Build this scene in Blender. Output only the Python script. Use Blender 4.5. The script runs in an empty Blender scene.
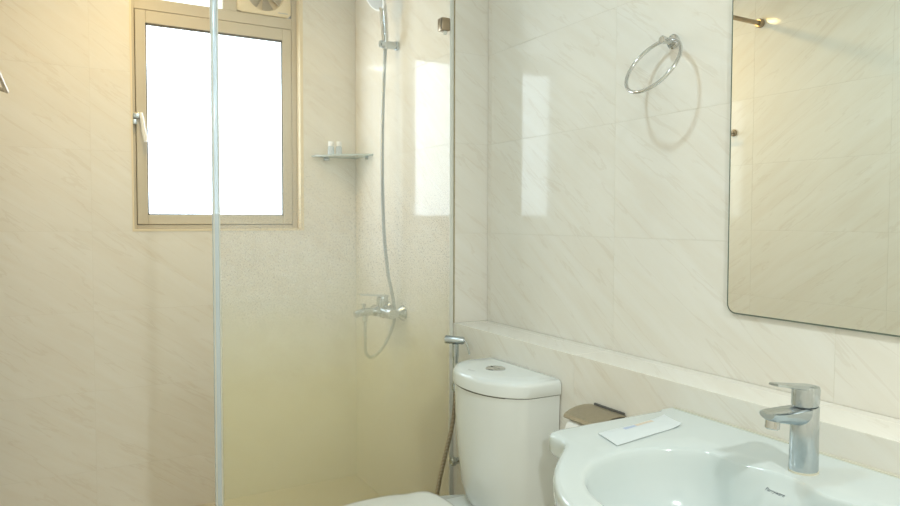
import bpy, bmesh, math, random
from mathutils import Vector, Matrix
from mathutils.bvhtree import BVHTree

random.seed(7)
SC = bpy.context.scene
COL = SC.collection
PI = math.pi

# ------------------------------------------------------------------ camera
YAW, PITCH, ROLL, FPX, CY = 0.512431, -0.0396537, 0.00207, 686.07, 246.55
EYE = Vector((0, 0, 1.274))
cd = bpy.data.cameras.new('camera')
cam = bpy.data.objects.new('camera', cd)
COL.objects.link(cam)
fw = Vector((math.sin(YAW) * math.cos(PITCH), math.cos(YAW) * math.cos(PITCH), math.sin(PITCH)))
rt = Vector((math.cos(YAW), -math.sin(YAW), 0))
up = rt.cross(fw)
r2 = rt * math.cos(ROLL) + up * math.sin(ROLL)
u2 = up * math.cos(ROLL) - rt * math.sin(ROLL)
cam.matrix_world = Matrix(((r2.x, u2.x, -fw.x, EYE.x), (r2.y, u2.y, -fw.y, EYE.y), (r2.z, u2.z, -fw.z, EYE.z), (0, 0, 0, 1)))
cd.sensor_width = 36
cd.lens = FPX / 900 * 36
cd.shift_y = (CY - 253) / 900
cd.clip_start = 0.02
SC.camera = cam

# ------------------------------------------------------------------ world, exposure
w = bpy.data.worlds.new('world')
SC.world = w
w.use_nodes = True
w.node_tree.nodes['Background'].inputs[0].default_value = (0.85, 0.93, 1.0, 1)
w.node_tree.nodes['Background'].inputs[1].default_value = 1.0
SC.view_settings.view_transform = 'Standard'
SC.view_settings.look = 'None'
SC.view_settings.gamma = 1
SC.view_settings.use_curve_mapping = False
SC.view_settings.exposure = 0.26
DRY_LAMP = dict(loc=(0.52, 1.23, 2.432), power=5.2, col=(0.64, 0.88, 1.0), size=0.12)
SHOWER_LAMP = dict(loc=(0.34, 2.62, 2.432), power=4.2, col=(1.0, 0.69, 0.26), size=0.09)
WINDOW_GLOW = 4.4
FILL_LAMP = dict(loc=(0.66, -0.50, 2.432), power=19.5, col=(0.88, 0.935, 0.93), size=0.11)  # unseen lamp added behind the viewer to fill the room

# ------------------------------------------------------------------ room numbers (metres)
XA, XB, XL = 1.25, 1.395, -0.25       # shower / half wall face, recessed wall face, left wall face
YB, YF, YP = 3.167, -1.50, 2.192      # window wall face, wall behind the viewer, pier return face
ZC, ZL = 2.45, 0.8917                 # ceiling, ledge top
ROW0, ROWH, TLEN = 0.2297, 0.331, 0.662
YG = 2.204                            # glass centre plane
OPX0, OPX1, OPZ0, OPZ1 = 0.257, 0.975, 1.228, 2.415   # window opening
YW = 3.217                            # window frame front

# ------------------------------------------------------------------ helpers
def lin(c):
    return tuple(((v / 12.92) if v <= 0.04045 else ((v + 0.055) / 1.055) ** 2.4) for v in c)

def rgb(r, g, b):
    return (*lin((r / 255, g / 255, b / 255)), 1)

def newmat(name):
    m = bpy.data.materials.new(name)
    m.use_nodes = True
    nt = m.node_tree
    return m, nt, nt.nodes['Principled BSDF']

def pmat(name, col, rough=0.4, metal=0.0, noise=0.0, nscale=40, bump=0.0, coat=0.0, spec=0.5):
    m, nt, b = newmat(name)
    b.inputs['Roughness'].default_value = rough
    b.inputs['Metallic'].default_value = metal
    b.inputs['Specular IOR Level'].default_value = spec
    b.inputs['Coat Weight'].default_value = coat
    b.inputs['Coat Roughness'].default_value = 0.04
    tc = nt.nodes.new('ShaderNodeTexCoord')
    n = nt.nodes.new('ShaderNodeTexNoise')
    n.inputs['Scale'].default_value = nscale
    n.inputs['Detail'].default_value = 4
    nt.links.new(tc.outputs['Object'], n.inputs['Vector'])
    mx = nt.nodes.new('ShaderNodeMix')
    mx.data_type = 'RGBA'
    mx.inputs[6].default_value = col
    mx.inputs[7].default_value = (col[0] * (1 - noise), col[1] * (1 - noise), col[2] * (1 - noise), 1)
    nt.links.new(n.outputs['Fac'], mx.inputs[0])
    nt.links.new(mx.outputs[2], b.inputs['Base Color'])
    if bump:
        bp = nt.nodes.new('ShaderNodeBump')
        bp.inputs['Strength'].default_value = bump
        bp.inputs['Distance'].default_value = 0.002
        nt.links.new(n.outputs['Fac'], bp.inputs['Height'])
        nt.links.new(bp.outputs['Normal'], b.inputs['Normal'])
    return m

def math_node(nt, op, a=None, b=None, c=None):
    n = nt.nodes.new('ShaderNodeMath')
    n.operation = op
    for i, v in enumerate((a, b, c)):
        if v is None:
            continue
        if isinstance(v, (int, float)):
            n.inputs[i].default_value = v
        else:
            nt.links.new(v, n.inputs[i])
    return n.outputs[0]

def ramp(nt, fac, stops):
    r = nt.nodes.new('ShaderNodeValToRGB')
    e = r.color_ramp.elements
    while len(e) < len(stops):
        e.new(0.5)
    for k, (p, c) in enumerate(stops):
        e[k].position = p
        e[k].color = c if len(c) == 4 else (*c, 1)
    nt.links.new(fac, r.inputs[0])
    return r.outputs[0]

def tile_mat():
    m, nt, b = newmat('polished marble tile')
    tc = nt.nodes.new('ShaderNodeTexCoord')
    oi = nt.nodes.new('ShaderNodeObjectInfo')
    off = math_node(nt, 'MULTIPLY', oi.outputs['Random'], 37.0)
    comb = nt.nodes.new('ShaderNodeCombineXYZ')
    nt.links.new(off, comb.inputs[0]); nt.links.new(off, comb.inputs[1])
    mp = nt.nodes.new('ShaderNodeMapping')
    mp.inputs['Rotation'].default_value = (0, math.radians(-36), 0)
    nt.links.new(tc.outputs['Object'], mp.inputs['Vector'])
    sc = nt.nodes.new('ShaderNodeVectorMath'); sc.operation = 'MULTIPLY'
    nt.links.new(mp.outputs[0], sc.inputs[0]); sc.inputs[1].default_value = (1.5, 1, 12.0)
    ad = nt.nodes.new('ShaderNodeVectorMath'); ad.operation = 'ADD'
    nt.links.new(sc.outputs[0], ad.inputs[0]); nt.links.new(comb.outputs[0], ad.inputs[1])
    n1 = nt.nodes.new('ShaderNodeTexNoise')      # soft diagonal clouds
    n1.inputs['Scale'].default_value = 1.6; n1.inputs['Detail'].default_value = 6; n1.inputs['Roughness'].default_value = 0.6
    n1.inputs['Distortion'].default_value = 0.6
    nt.links.new(ad.outputs[0], n1.inputs['Vector'])
    n2 = nt.nodes.new('ShaderNodeTexNoise')      # thin veins
    n2.inputs['Scale'].default_value = 1.1; n2.inputs['Detail'].default_value = 5; n2.inputs['Roughness'].default_value = 0.55
    n2.inputs['Distortion'].default_value = 0.5
    nt.links.new(ad.outputs[0], n2.inputs['Vector'])
    n3 = nt.nodes.new('ShaderNodeTexNoise')      # where veins show
    n3.inputs['Scale'].default_value = 2.3; n3.inputs['Detail'].default_value = 2
    nt.links.new(ad.outputs[0], n3.inputs['Vector'])
    base = ramp(nt, n1.outputs['Fac'], [(0.28, rgb(237, 230, 217)), (0.5, rgb(240, 235, 224)), (0.74, rgb(243, 239, 230))])
    d = math_node(nt, 'ABSOLUTE', math_node(nt, 'SUBTRACT', n2.outputs['Fac'], 0.5))
    v = math_node(nt, 'SUBTRACT', 1.0, math_node(nt, 'MULTIPLY', d, 70.0))
    v = math_node(nt, 'MAXIMUM', v, 0.0)
    g = math_node(nt, 'MULTIPLY', math_node(nt, 'MAXIMUM', math_node(nt, 'SUBTRACT', n3.outputs['Fac'], 0.42), 0.0), 3.2)
    v = math_node(nt, 'MINIMUM', math_node(nt, 'MULTIPLY', v, g), 0.12)
    mx = nt.nodes.new('ShaderNodeMix'); mx.data_type = 'RGBA'
    nt.links.new(v, mx.inputs[0]); nt.links.new(base, mx.inputs[6])
    mx.inputs[7].default_value = rgb(196, 176, 148)
    nt.links.new(mx.outputs[2], b.inputs['Base Color'])
    b.inputs['Roughness'].default_value = 0.07
    b.inputs['Specular IOR Level'].default_value = 0.28
    return m

def haze_glass_mat(film_only=False):
    """8 mm shower glass: clear, with dried soap film that is thick low down and speckled at its upper margin."""
    m = bpy.data.materials.new('shower glass with soap film')
    m.use_nodes = True
    nt = m.node_tree
    nt.nodes.clear()
    out = nt.nodes.new('ShaderNodeOutputMaterial')
    tr = nt.nodes.new('ShaderNodeBsdfTransparent'); tr.inputs[0].default_value = (0.985, 0.992, 0.990, 1)
    gl = nt.nodes.new('ShaderNodeBsdfGlossy'); gl.inputs['Roughness'].default_value = 0.01
    gl.inputs[0].default_value = (0.9, 0.95, 0.95, 1)
    fr = nt.nodes.new('ShaderNodeFresnel'); fr.inputs[0].default_value = 1.42
    m1 = nt.nodes.new('ShaderNodeMixShader')
    nt.links.new(fr.outputs[0], m1.inputs[0]); nt.links.new(tr.outputs[0], m1.inputs[1]); nt.links.new(gl.outputs[0], m1.inputs[2])
    df = nt.nodes.new('ShaderNodeBsdfDiffuse'); df.inputs[0].default_value = rgb(246, 244, 226)
    tl = nt.nodes.new('ShaderNodeBsdfTranslucent'); tl.inputs[0].default_value = rgb(246, 244, 226)
    # droplets and dried film scatter daylight forward: part wide, part narrow lobe
    fs = nt.nodes.new('ShaderNodeBsdfRefraction'); fs.inputs['IOR'].default_value = 1.0; fs.inputs['Roughness'].default_value = 0.62
    m0 = nt.nodes.new('ShaderNodeMixShader'); m0.inputs[0].default_value = 0.2
    nt.links.new(tl.outputs[0], m0.inputs[1]); nt.links.new(fs.outputs[0], m0.inputs[2])
    m2 = nt.nodes.new('ShaderNodeMixShader'); m2.inputs[0].default_value = 0.5
    nt.links.new(df.outputs[0], m2.inputs[1]); nt.links.new(m0.outputs[0], m2.inputs[2])
    tc = nt.nodes.new('ShaderNodeTexCoord')
    sp = nt.nodes.new('ShaderNodeSeparateXYZ'); nt.links.new(tc.outputs['Object'], sp.inputs[0])
    nb = nt.nodes.new('ShaderNodeTexNoise'); nb.inputs['Scale'].default_value = 6; nb.inputs['Detail'].default_value = 3
    nt.links.new(tc.outputs['Object'], nb.inputs['Vector'])
    ns = nt.nodes.new('ShaderNodeTexNoise'); ns.inputs['Scale'].default_value = 190; ns.inputs['Detail'].default_value = 3
    nt.links.new(tc.outputs['Object'], ns.inputs['Vector'])
    # height above the floor, wobbled
    h = math_node(nt, 'ADD', sp.outputs[2], math_node(nt, 'MULTIPLY', math_node(nt, 'SUBTRACT', nb.outputs['Fac'], 0.5), 0.28))
    film = nt.nodes.new('ShaderNodeMapRange'); film.inputs[1].default_value = 1.38; film.inputs[2].default_value = 0.55
    film.inputs[3].default_value = 0.01; film.inputs[4].default_value = 0.235
    film.interpolation_type = 'SMOOTHSTEP'
    nt.links.new(h, film.inputs[0])
    band = nt.nodes.new('ShaderNodeMapRange'); band.inputs[1].default_value = 0.0; band.inputs[2].default_value = 0.34
    band.inputs[3].default_value = 1.0; band.inputs[4].default_value = 0.0
    nt.links.new(math_node(nt, 'ABSOLUTE', math_node(nt, 'SUBTRACT', h, 1.14)), band.inputs[0])
    spk = nt.nodes.new('ShaderNodeMapRange'); spk.inputs[1].default_value = 0.54; spk.inputs[2].default_value = 0.66
    nt.links.new(ns.outputs['Fac'], spk.inputs[0])
    f = math_node(nt, 'ADD', film.outputs[0], math_node(nt, 'MULTIPLY', math_node(nt, 'MULTIPLY', band.outputs[0], spk.outputs[0]), 0.16))
    # a thin film on both faces of the pane, none on the cut edges
    ge = nt.nodes.new('ShaderNodeNewGeometry'); sn = nt.nodes.new('ShaderNodeSeparateXYZ'); nt.links.new(ge.outputs['True Normal'], sn.inputs[0])
    face = math_node(nt, 'GREATER_THAN', math_node(nt, 'ABSOLUTE', sn.outputs[1]), 0.5)
    f = math_node(nt, 'MINIMUM', math_node(nt, 'MULTIPLY', f, face), 0.235)
    hc = nt.nodes.new('ShaderNodeMapRange'); hc.inputs[1].default_value = 1.25; hc.inputs[2].default_value = 0.75
    nt.links.new(h, hc.inputs[0])
    fc = ramp(nt, hc.outputs[0], [(0.0, rgb(250, 252, 253)), (1.0, rgb(252, 246, 208))])
    nt.links.new(fc, df.inputs[0]); nt.links.new(fc, tl.inputs[0])
    m3 = nt.nodes.new('ShaderNodeMixShader')
    if film_only: tr.inputs[0].default_value = (1, 1, 1, 1)
    nt.links.new(f, m3.inputs[0]); nt.links.new((tr if film_only else m1).outputs[0], m3.inputs[1]); nt.links.new(m2.outputs[0], m3.inputs[2])
    nt.links.new(m3.outputs[0], out.inputs[0])
    return m

def glow_mat(name, col, strength):
    m, nt, b = newmat(name)
    b.inputs['Base Color'].default_value = col
    b.inputs['Roughness'].default_value = 0.35
    b.inputs['Emission Color'].default_value = col
    b.inputs['Emission Strength'].default_value = strength
    return m

def clear_mat(name, col, rough=0.03, fac=0.25):
    m = bpy.data.materials.new(name); m.use_nodes = True
    nt = m.node_tree; nt.nodes.clear()
    out = nt.nodes.new('ShaderNodeOutputMaterial')
    tr = nt.nodes.new('ShaderNodeBsdfTransparent'); tr.inputs[0].default_value = col
    pr = nt.nodes.new('ShaderNodeBsdfPrincipled'); pr.inputs['Base Color'].default_value = col; pr.inputs['Roughness'].default_value = rough
    mx = nt.nodes.new('ShaderNodeMixShader'); mx.inputs[0].default_value = fac
    nt.links.new(tr.outputs[0], mx.inputs[1]); nt.links.new(pr.outputs[0], mx.inputs[2]); nt.links.new(mx.outputs[0], out.inputs[0])
    return m

def braid_mat(name, c1, c2, scale):
    m, nt, b = newmat(name)
    tc = nt.nodes.new('ShaderNodeTexCoord')
    wv = nt.nodes.new('ShaderNodeTexWave'); wv.bands_direction = 'Z'
    wv.inputs['Scale'].default_value = scale; wv.inputs['Distortion'].default_value = 1.0
    nt.links.new(tc.outputs['Object'], wv.inputs['Vector'])
    c = ramp(nt, wv.outputs['Fac'], [(0.2, c1), (0.8, c2)])
    nt.links.new(c, b.inputs['Base Color'])
    b.inputs['Metallic'].default_value = 0.9
    b.inputs['Roughness'].default_value = 0.28
    bp = nt.nodes.new('ShaderNodeBump'); bp.inputs['Strength'].default_value = 0.6; bp.inputs['Distance'].default_value = 0.001
    nt.links.new(wv.outputs['Fac'], bp.inputs['Height']); nt.links.new(bp.outputs[0], b.inputs['Normal'])
    return m

M = {}
M['tile'] = tile_mat()
M['grout'] = pmat('light grout', rgb(236, 230, 217), 0.8, noise=0.1, nscale=60)
M['ceil'] = pmat('white ceiling paint', rgb(246, 245, 241), 0.7, noise=0.02, nscale=30, bump=0.05)
M['floor'] = pmat('matt floor tile', rgb(234, 224, 202), 0.45, noise=0.12, nscale=8)
M['alu'] = pmat('champagne aluminium', rgb(208, 199, 180), 0.38, noise=0.05, nscale=50, spec=0.5)
M['gasket'] = pmat('dark gasket', rgb(92, 90, 84), 0.6, noise=0.1)
M['pane'] = glow_mat('frosted pane lit by daylight', (0.76, 0.89, 1.0, 1), WINDOW_GLOW)
M['pane_top'] = glow_mat('frosted top light with weaker glow', (0.86, 0.94, 1.0, 1), 0.75)  # emits less than the main pane
M['fan'] = pmat('cream plastic', rgb(240, 226, 196), 0.35, noise=0.02)
M['fan_dark'] = pmat('grey plastic', rgb(190, 180, 160), 0.4, noise=0.05)
M['chrome'] = pmat('chrome', rgb(214, 216, 216), 0.09, 1.0, noise=0.04, nscale=25)
M['chrome_worn'] = pmat('water spotted chrome', rgb(204, 212, 216), 0.26, 1.0, noise=0.18, nscale=140, bump=0.05)
M['brushed'] = pmat('brushed steel', rgb(176, 160, 138), 0.32, 1.0, noise=0.15, nscale=90)
M['cover'] = pmat('dull steel cover', rgb(186, 174, 150), 0.38, 0.75, noise=0.25, nscale=120)
M['ceramic'] = pmat('glazed ceramic', rgb(216, 224, 222), 0.12, noise=0.01, nscale=5, coat=0.3)
M['toilet_ceramic'] = pmat('bright white glazed ceramic', rgb(234, 238, 235), 0.12, noise=0.01, nscale=5, coat=0.3)
M['seatplastic'] = pmat('white seat plastic', rgb(240, 240, 234), 0.16, noise=0.01, nscale=5)
M['glass'] = haze_glass_mat()
M['film'] = haze_glass_mat(True)
M['seal'] = clear_mat('clear plastic seal', (0.84, 0.91, 0.95, 1), 0.15, 0.75)
M['silicone'] = pmat('white silicone', rgb(232, 232, 222), 0.4, noise=0.08, nscale=30)
M['mildew'] = pmat('mildewed joint', rgb(200, 184, 150), 0.7, noise=0.45, nscale=60)
M['mirror'] = pmat('mirror silver', rgb(243, 244, 236), 0.004, 1.0, noise=0.0)
M['mirror_edge'] = pmat('green glass edge', rgb(112, 122, 108), 0.3, noise=0.3, nscale=80)
M['shelf'] = clear_mat('frosted shelf glass', (0.86, 0.92, 0.91, 1), 0.2, 0.45)
M['white'] = pmat('white plastic', rgb(240, 240, 238), 0.3, noise=0.01)
M['bottle'] = clear_mat('pale blue bottle plastic', (0.80, 0.87, 0.92, 1), 0.1, 0.6)
M['paper'] = pmat('tissue paper', rgb(242, 240, 234), 0.9, noise=0.03, nscale=60, bump=0.1)
M['sachet'] = pmat('white paper sachet', rgb(226, 232, 232), 0.5, noise=0.03, nscale=30, bump=0.08)
M['ink_blue'] = pmat('pale blue print', rgb(204, 216, 240), 0.6, noise=0.3, nscale=300)
M['ink_orange'] = pmat('pale orange print', rgb(242, 226, 206), 0.6, noise=0.25, nscale=300)
M['ink_navy'] = pmat('navy print', rgb(52, 70, 96), 0.5, noise=0.05)
M['ink_grey'] = pmat('grey print', rgb(190, 192, 190), 0.5, noise=0.05)
M['caulk'] = pmat('aged caulk', rgb(230, 226, 206), 0.5, noise=0.15, nscale=40)
M['hose'] = braid_mat('ribbed grey shower hose', rgb(150, 158, 160), rgb(206, 212, 214), 90)
M['braid'] = braid_mat('braided steel hose', rgb(70, 62, 50), rgb(214, 200, 176), 70)
M['black'] = pmat('black rubber', rgb(30, 30, 30), 0.6, noise=0.05)

def put(name, bm, mat, parent=None, sharp=35, loc=None, rot=None):
    me = bpy.data.meshes.new(name)
    bmesh.ops.recalc_face_normals(bm, faces=bm.faces)
    bm.to_mesh(me); bm.free()
    for p in me.polygons:
        p.use_smooth = True
    me.set_sharp_from_angle(angle=math.radians(sharp))
    me.materials.append(mat)
    o = bpy.data.objects.new(name, me)
    COL.objects.link(o)
    if parent is not None:
        o.parent = parent
    if loc: o.location = loc
    if rot: o.rotation_euler = rot
    return o

def tag(o, label, cat, group=None):
    o['label'] = label; o['category'] = cat
    if group: o['group'] = group
    return o

def thing(name, label, cat, loc=(0, 0, 0), group=None):
    o = bpy.data.objects.new(name, None)
    o.empty_display_size = 0.05
    COL.objects.link(o)
    o.location = loc
    o.matrix_world = Matrix.Translation(loc)
    return tag(o, label, cat, group)

def wput(name, bm, mat, parent, sharp=35):
    """mesh given in world coordinates, hung under a parent (thing or part)"""
    root = parent
    org = Vector((0, 0, 0))
    while root is not None:
        org += Vector(root.location); root = root.parent
    bmesh.ops.translate(bm, verts=bm.verts, vec=-org)
    return put(name, bm, mat, parent, sharp)

def box(bm, x0, x1, y0, y1, z0, z1, bev=0.0, seg=2):
    r = bmesh.ops.create_cube(bm, size=1)
    vs = r['verts']
    for v in vs:
        v.co = Vector(((x0 + x1) / 2 + v.co.x * (x1 - x0), (y0 + y1) / 2 + v.co.y * (y1 - y0), (z0 + z1) / 2 + v.co.z * (z1 - z0)))
    if bev:
        es = list({e for v in vs for e in v.link_edges})
        bmesh.ops.bevel(bm, geom=es, offset=bev, segments=seg, affect='EDGES', profile=0.5)
    return bm

def B(*a, **k):
    return box(bmesh.new(), *a, **k)

def frame_of(d):
    d = Vector(d).normalized()
    a = Vector((0, 0, 1)) if abs(d.z) < 0.9 else Vector((1, 0, 0))
    u = d.cross(a).normalized()
    return u, d.cross(u).normalized()

def lathe(bm, prof, org, axis, n=28):
    """prof: list of (radius, distance along the axis)"""
    axis = Vector(axis).normalized(); u, v = frame_of(axis); org = Vector(org)
    rings = []
    for r, t in prof:
        if r < 1e-6:
            rings.append([bm.verts.new(org + axis * t)])
        else:
            rings.append([bm.verts.new(org + axis * t + (u * math.cos(2 * PI * k / n) + v * math.sin(2 * PI * k / n)) * r) for k in range(n)])
    bridge(bm, rings)
    return bm

def bridge(bm, rings, caps=True):
    for a, b in zip(rings, rings[1:]):
        n = max(len(a), len(b))
        for k in range(n):
            k2 = (k + 1) % n
            if len(a) == 1 and len(b) == 1: continue
            if len(a) == 1: bm.faces.new((a[0], b[k2], b[k]))
            elif len(b) == 1: bm.faces.new((a[k], a[k2], b[0]))
            else: bm.faces.new((a[k], a[k2], b[k2], b[k]))
    if caps:
        if len(rings[0]) > 2: bm.faces.new(rings[0])
        if len(rings[-1]) > 2: bm.faces.new(rings[-1][::-1])

def loft(bm, rings, caps=True):
    bridge(bm, [[bm.verts.new(Vector(p)) for p in r] for r in rings], caps)
    return bm

def spline(pts, n=12):
    pts = [Vector(p) for p in pts]
    P = [pts[0] * 2 - pts[1]] + pts + [pts[-1] * 2 - pts[-2]]
    out = []
    for i in range(1, len(P) - 2):
        for k in range(n):
            t = k / n
            a, b, c, d = P[i - 1], P[i], P[i + 1], P[i + 2]
            out.append(0.5 * ((2 * b) + (c - a) * t + (2 * a - 5 * b + 4 * c - d) * t * t + (3 * b - a - 3 * c + d) * t ** 3))
    out.append(pts[-1])
    return out

def tube(bm, pts, rad, n=12, closed=False):
    pts = [Vector(p) for p in pts]
    N = len(pts); rings = []; pu = None
    for i, p in enumerate(pts):
        if closed: d = pts[(i + 1) % N] - pts[i - 1]
        else: d = pts[min(i + 1, N - 1)] - pts[max(i - 1, 0)]
        d.normalize()
        if pu is None: u, v = frame_of(d)
        else:
            u = (pu - d * pu.dot(d)).normalized(); v = d.cross(u)
        pu = u
        r = rad[i] if isinstance(rad, (list, tuple)) else rad
        rings.append([bm.verts.new(p + (u * math.cos(2 * PI * k / n) + v * math.sin(2 * PI * k / n)) * r) for k in range(n)])
    if closed:
        # align the seam
        a, b = rings[-1], rings[0]
        s = min(range(n), key=lambda q: sum((a[k].co - b[(k + q) % n].co).length for k in range(n)))
        bridge(bm, rings, False)
        for k in range(n):
            bm.faces.new((a[k], a[(k + 1) % n], b[(k + 1 + s) % n], b[(k + s) % n]))
    else:
        bridge(bm, rings)
    return bm

# ------------------------------------------------------------------ structure
def struct(name, bm, mat, parent=None):
    o = put(name, bm, mat, parent)
    o['kind'] = 'structure'
    return o

wall_back = bmesh.new()
TF = 0.0007                      # tile face stands this far proud of the grout
yb = YB + TF
for a in ((XL - 0.12, OPX0, yb, yb + 0.14, 0, ZC), (OPX1, XA + 0.3, yb, yb + 0.14, 0, ZC),
          (OPX0, OPX1, yb, yb + 0.14, 0, OPZ0), (OPX0, OPX1, yb, yb + 0.14, OPZ1, ZC)):
    box(wall_back, *a)
wall_back = struct('wall_back', wall_back, M['grout'])
wr = bmesh.new()
box(wr, XB + TF, XB + 0.12, YF - 0.1, YB + 0.1, 0, ZC)
box(wr, XA + TF, XB + 0.01, YF - 0.1, YP + 0.005, 0, ZL - TF)
box(wr, XA + TF, XB + 0.01, YP + TF, YB + 0.01, 0, ZC)
wall_right = struct('wall_right', wr, M['grout'])
wall_left = struct('wall_left', B(XL - 0.12, XL - TF, YF - 0.1, YB + 0.01, 0, ZC), M['grout'])
wall_front = struct('wall_front', B(XL - 0.12, XB + 0.12, YF - 0.12, YF - TF, 0, ZC), M['grout'])
struct('floor', B(XL - 0.12, XB + 0.12, YF - 0.12, YB + 0.14, -0.1, 0), M['floor'])
struct('ceiling', B(XL - 0.12, XB + 0.12, YF - 0.12, YB + 0.14, ZC, ZC + 0.1), M['ceil'])

_cache = {}
def tile_mesh(w_, h_, hole=None):
    key = (round(w_, 4), round(h_, 4), hole)
    if key in _cache: return _cache[key]
    bm = bmesh.new()
    xs = sorted({-w_ / 2, w_ / 2} | ({hole[0], hole[1]} if hole else set()))
    zs = sorted({-h_ / 2, h_ / 2} | ({hole[2], hole[3]} if hole else set()))
    V = {}
    g = lambda x, z: V.setdefault((x, z), None) or V.__setitem__((x, z), bm.verts.new((x, 0, z))) or V[(x, z)]
    for a, b in zip(xs, xs[1:]):
        for c, d in zip(zs, zs[1:]):
            if hole and a >= hole[0] - 1e-6 and b <= hole[1] + 1e-6 and c >= hole[2] - 1e-6 and d <= hole[3] + 1e-6: continue
            bm.faces.new((g(a, c), g(b, c), g(b, d), g(a, d)))
    front = list(bm.faces)
    bound = [e for e in bm.edges if len(e.link_faces) == 1]
    bpos = [((e.verts[0].co + e.verts[1].co) / 2).copy() for e in bound]
    r = bmesh.ops.extrude_edge_only(bm, edges=bound)
    for v in r['geom']:
        if isinstance(v, bmesh.types.BMVert): v.co.y = 0.006
    edges = [e for e in bm.edges if all(abs(v.co.y) < 1e-6 for v in e.verts) and any(((e.verts[0].co + e.verts[1].co) / 2 - p).length < 1e-5 for p in bpos)]
    bmesh.ops.bevel(bm, geom=edges, offset=0.0004, segments=1, affect='EDGES')
    me = bpy.data.meshes.new('tile')
    bmesh.ops.recalc_face_normals(bm, faces=bm.faces)
    if not hole:
        pass
    bm.to_mesh(me); bm.free()
    # outward is local -y
    if sum(p.normal.y * p.area for p in me.polygons) > 0: me.flip_normals()
    me.materials.append(M['tile'])
    _cache[key] = me
    return me

G = 0.0010
def cuts(lo, hi, ph, step):
    k = math.floor((lo - ph) / step) + 1
    c = [lo]
    while ph + k * step < hi - 0.012:
        if ph + k * step > lo + 0.012: c.append(ph + k * step)
        k += 1
    return c + [hi]

def lay(parent, u0, u1, uph, z0, z1, place, rot, hole=None, zph=ROW0, zstep=ROWH):
    """lay tiles over a rectangle u x z; place(u,z) gives the world point; hole in (u0,u1,z0,z1)"""
    us, zs = cuts(u0, u1, uph, TLEN), cuts(z0, z1, zph, zstep)
    for a, b in zip(us, us[1:]):
        for c, d in zip(zs, zs[1:]):
            a_, b_, c_, d_ = a + G / 2, b - G / 2, c + G / 2, d - G / 2
            uc, zc = (a_ + b_) / 2, (c_ + d_) / 2
            hl = None
            if hole:
                h0, h1, h2, h3 = max(a_, hole[0]), min(b_, hole[1]), max(c_, hole[2]), min(d_, hole[3])
                if h0 < h1 and h2 < h3:
                    if h1 - h0 > b_ - a_ - 1e-4 and h3 - h2 > d_ - c_ - 1e-4: continue
                    hl = (h0 - uc, h1 - uc, h2 - zc, h3 - zc)
                    # snap so that full-width notches reach the tile edge exactly
                    hl = tuple(round(v, 5) for v in hl)
                    W, Hh = round(b_ - a_, 5), round(d_ - c_, 5)
            me = tile_mesh(round(b_ - a_, 5), round(d_ - c_, 5), hl)
            o = bpy.data.objects.new('tile', me)
            COL.objects.link(o); o.parent = parent
            o.location = place(uc, zc); o.rotation_euler = rot

lay(wall_back, XL, XA, 0.10, 0, ZC, lambda u, z: (u, YB, z), (0, 0, 0), (OPX0, OPX1, OPZ0, OPZ1))
lay(wall_left, YF, YB, 2.274, 0, ZC, lambda u, z: (XL, u, z), (0, 0, PI / 2))
RX = (0, 0, -PI / 2)
lay(wall_right, -YB, -YP, -1.506, 0, ZC, lambda u, z: (XA, -u, z), RX)
lay(wall_right, -YP, -YF, -1.506, 0, ZL, lambda u, z: (XA, -u, z), RX)
lay(wall_right, -YP, -YF, -1.506, ZL, ZC, lambda u, z: (XB, -u, z), RX)
lay(wall_right, XA, XB, 0.5, ZL, ZC, lambda u, z: (u, YP, z), (0, 0, 0))
lay(wall_right, -YP, -YF, -1.506, XA, XB, lambda u, z: (z, -u, ZL), (-PI / 2, 0, -PI / 2), zph=5.0)
lay(wall_front, -XB, -XL, 0.0, 0, ZC, lambda u, z: (-u, YF, z), (0, 0, PI))

# ------------------------------------------------------------------ window
def wq(x):  # keep numbers readable
    return x
win = struct('window_1', bmesh.new(), M['alu'])
bm = bmesh.new()
FD = 0.07
SX0, SX1, SZ0, SZ1 = 0.2755, 0.947, 1.250, 2.1615     # sash
for a in ((OPX0, SX0 - 0.002, YW, YW + FD, OPZ0, OPZ1), (SX1 + 0.002, OPX1, YW, YW + FD, OPZ0, OPZ1),
          (SX0 - 0.002, SX1 + 0.002, YW, YW + FD, OPZ0, SZ0 - 0.002),
          (SX0 - 0.002, SX1 + 0.002, YW, YW + FD, SZ1 + 0.003, 2.2146),
          (SX0 - 0.002, SX1 + 0.002, YW, YW + FD, 2.400, OPZ1),
          (0.640, 0.700, YW, YW + FD, 2.2146, 2.400)):
    box(bm, *a, bev=0.0015, seg=1)
put('outer_frame', bm, M['alu'], win)
put('gasket', B(SX0 - 0.004, SX1 + 0.004, YW + 0.012, YW + 0.02, SZ0 - 0.004, SZ1 + 0.005), M['gasket'], win)
GX0, GX1, GZ0, GZ1 = 0.317, 0.904, 1.291, 2.108
bm = bmesh.new()
y0, y1 = YW - 0.006, YW + 0.035
for a in ((SX0, GX0, y0, y1, SZ0, SZ1), (GX1, SX1, y0, y1, SZ0, SZ1), (GX0, GX1, y0, y1, SZ0, GZ0), (GX0, GX1, y0, y1, GZ1, SZ1)):
    box(bm, *a, bev=0.002, seg=1)
sash = put('sash', bm, M['alu'], win)
bm = bmesh.new()
for a in ((GX0, GX0 + .004, YW - .004, YW + .012, GZ0, GZ1), (GX1 - .004, GX1, YW - .004, YW + .012, GZ0, GZ1),
          (GX0, GX1, YW - .004, YW + .012, GZ0, GZ0 + .004), (GX0, GX1, YW - .004, YW + .012, GZ1 - .009, GZ1)):
    box(bm, *a)
put('gasket', bm, M['gasket'], sash)
put('pane', B(GX0, GX1, YW + 0.006, YW + 0.0115, GZ0, GZ1), M['pane'], sash)
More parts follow.
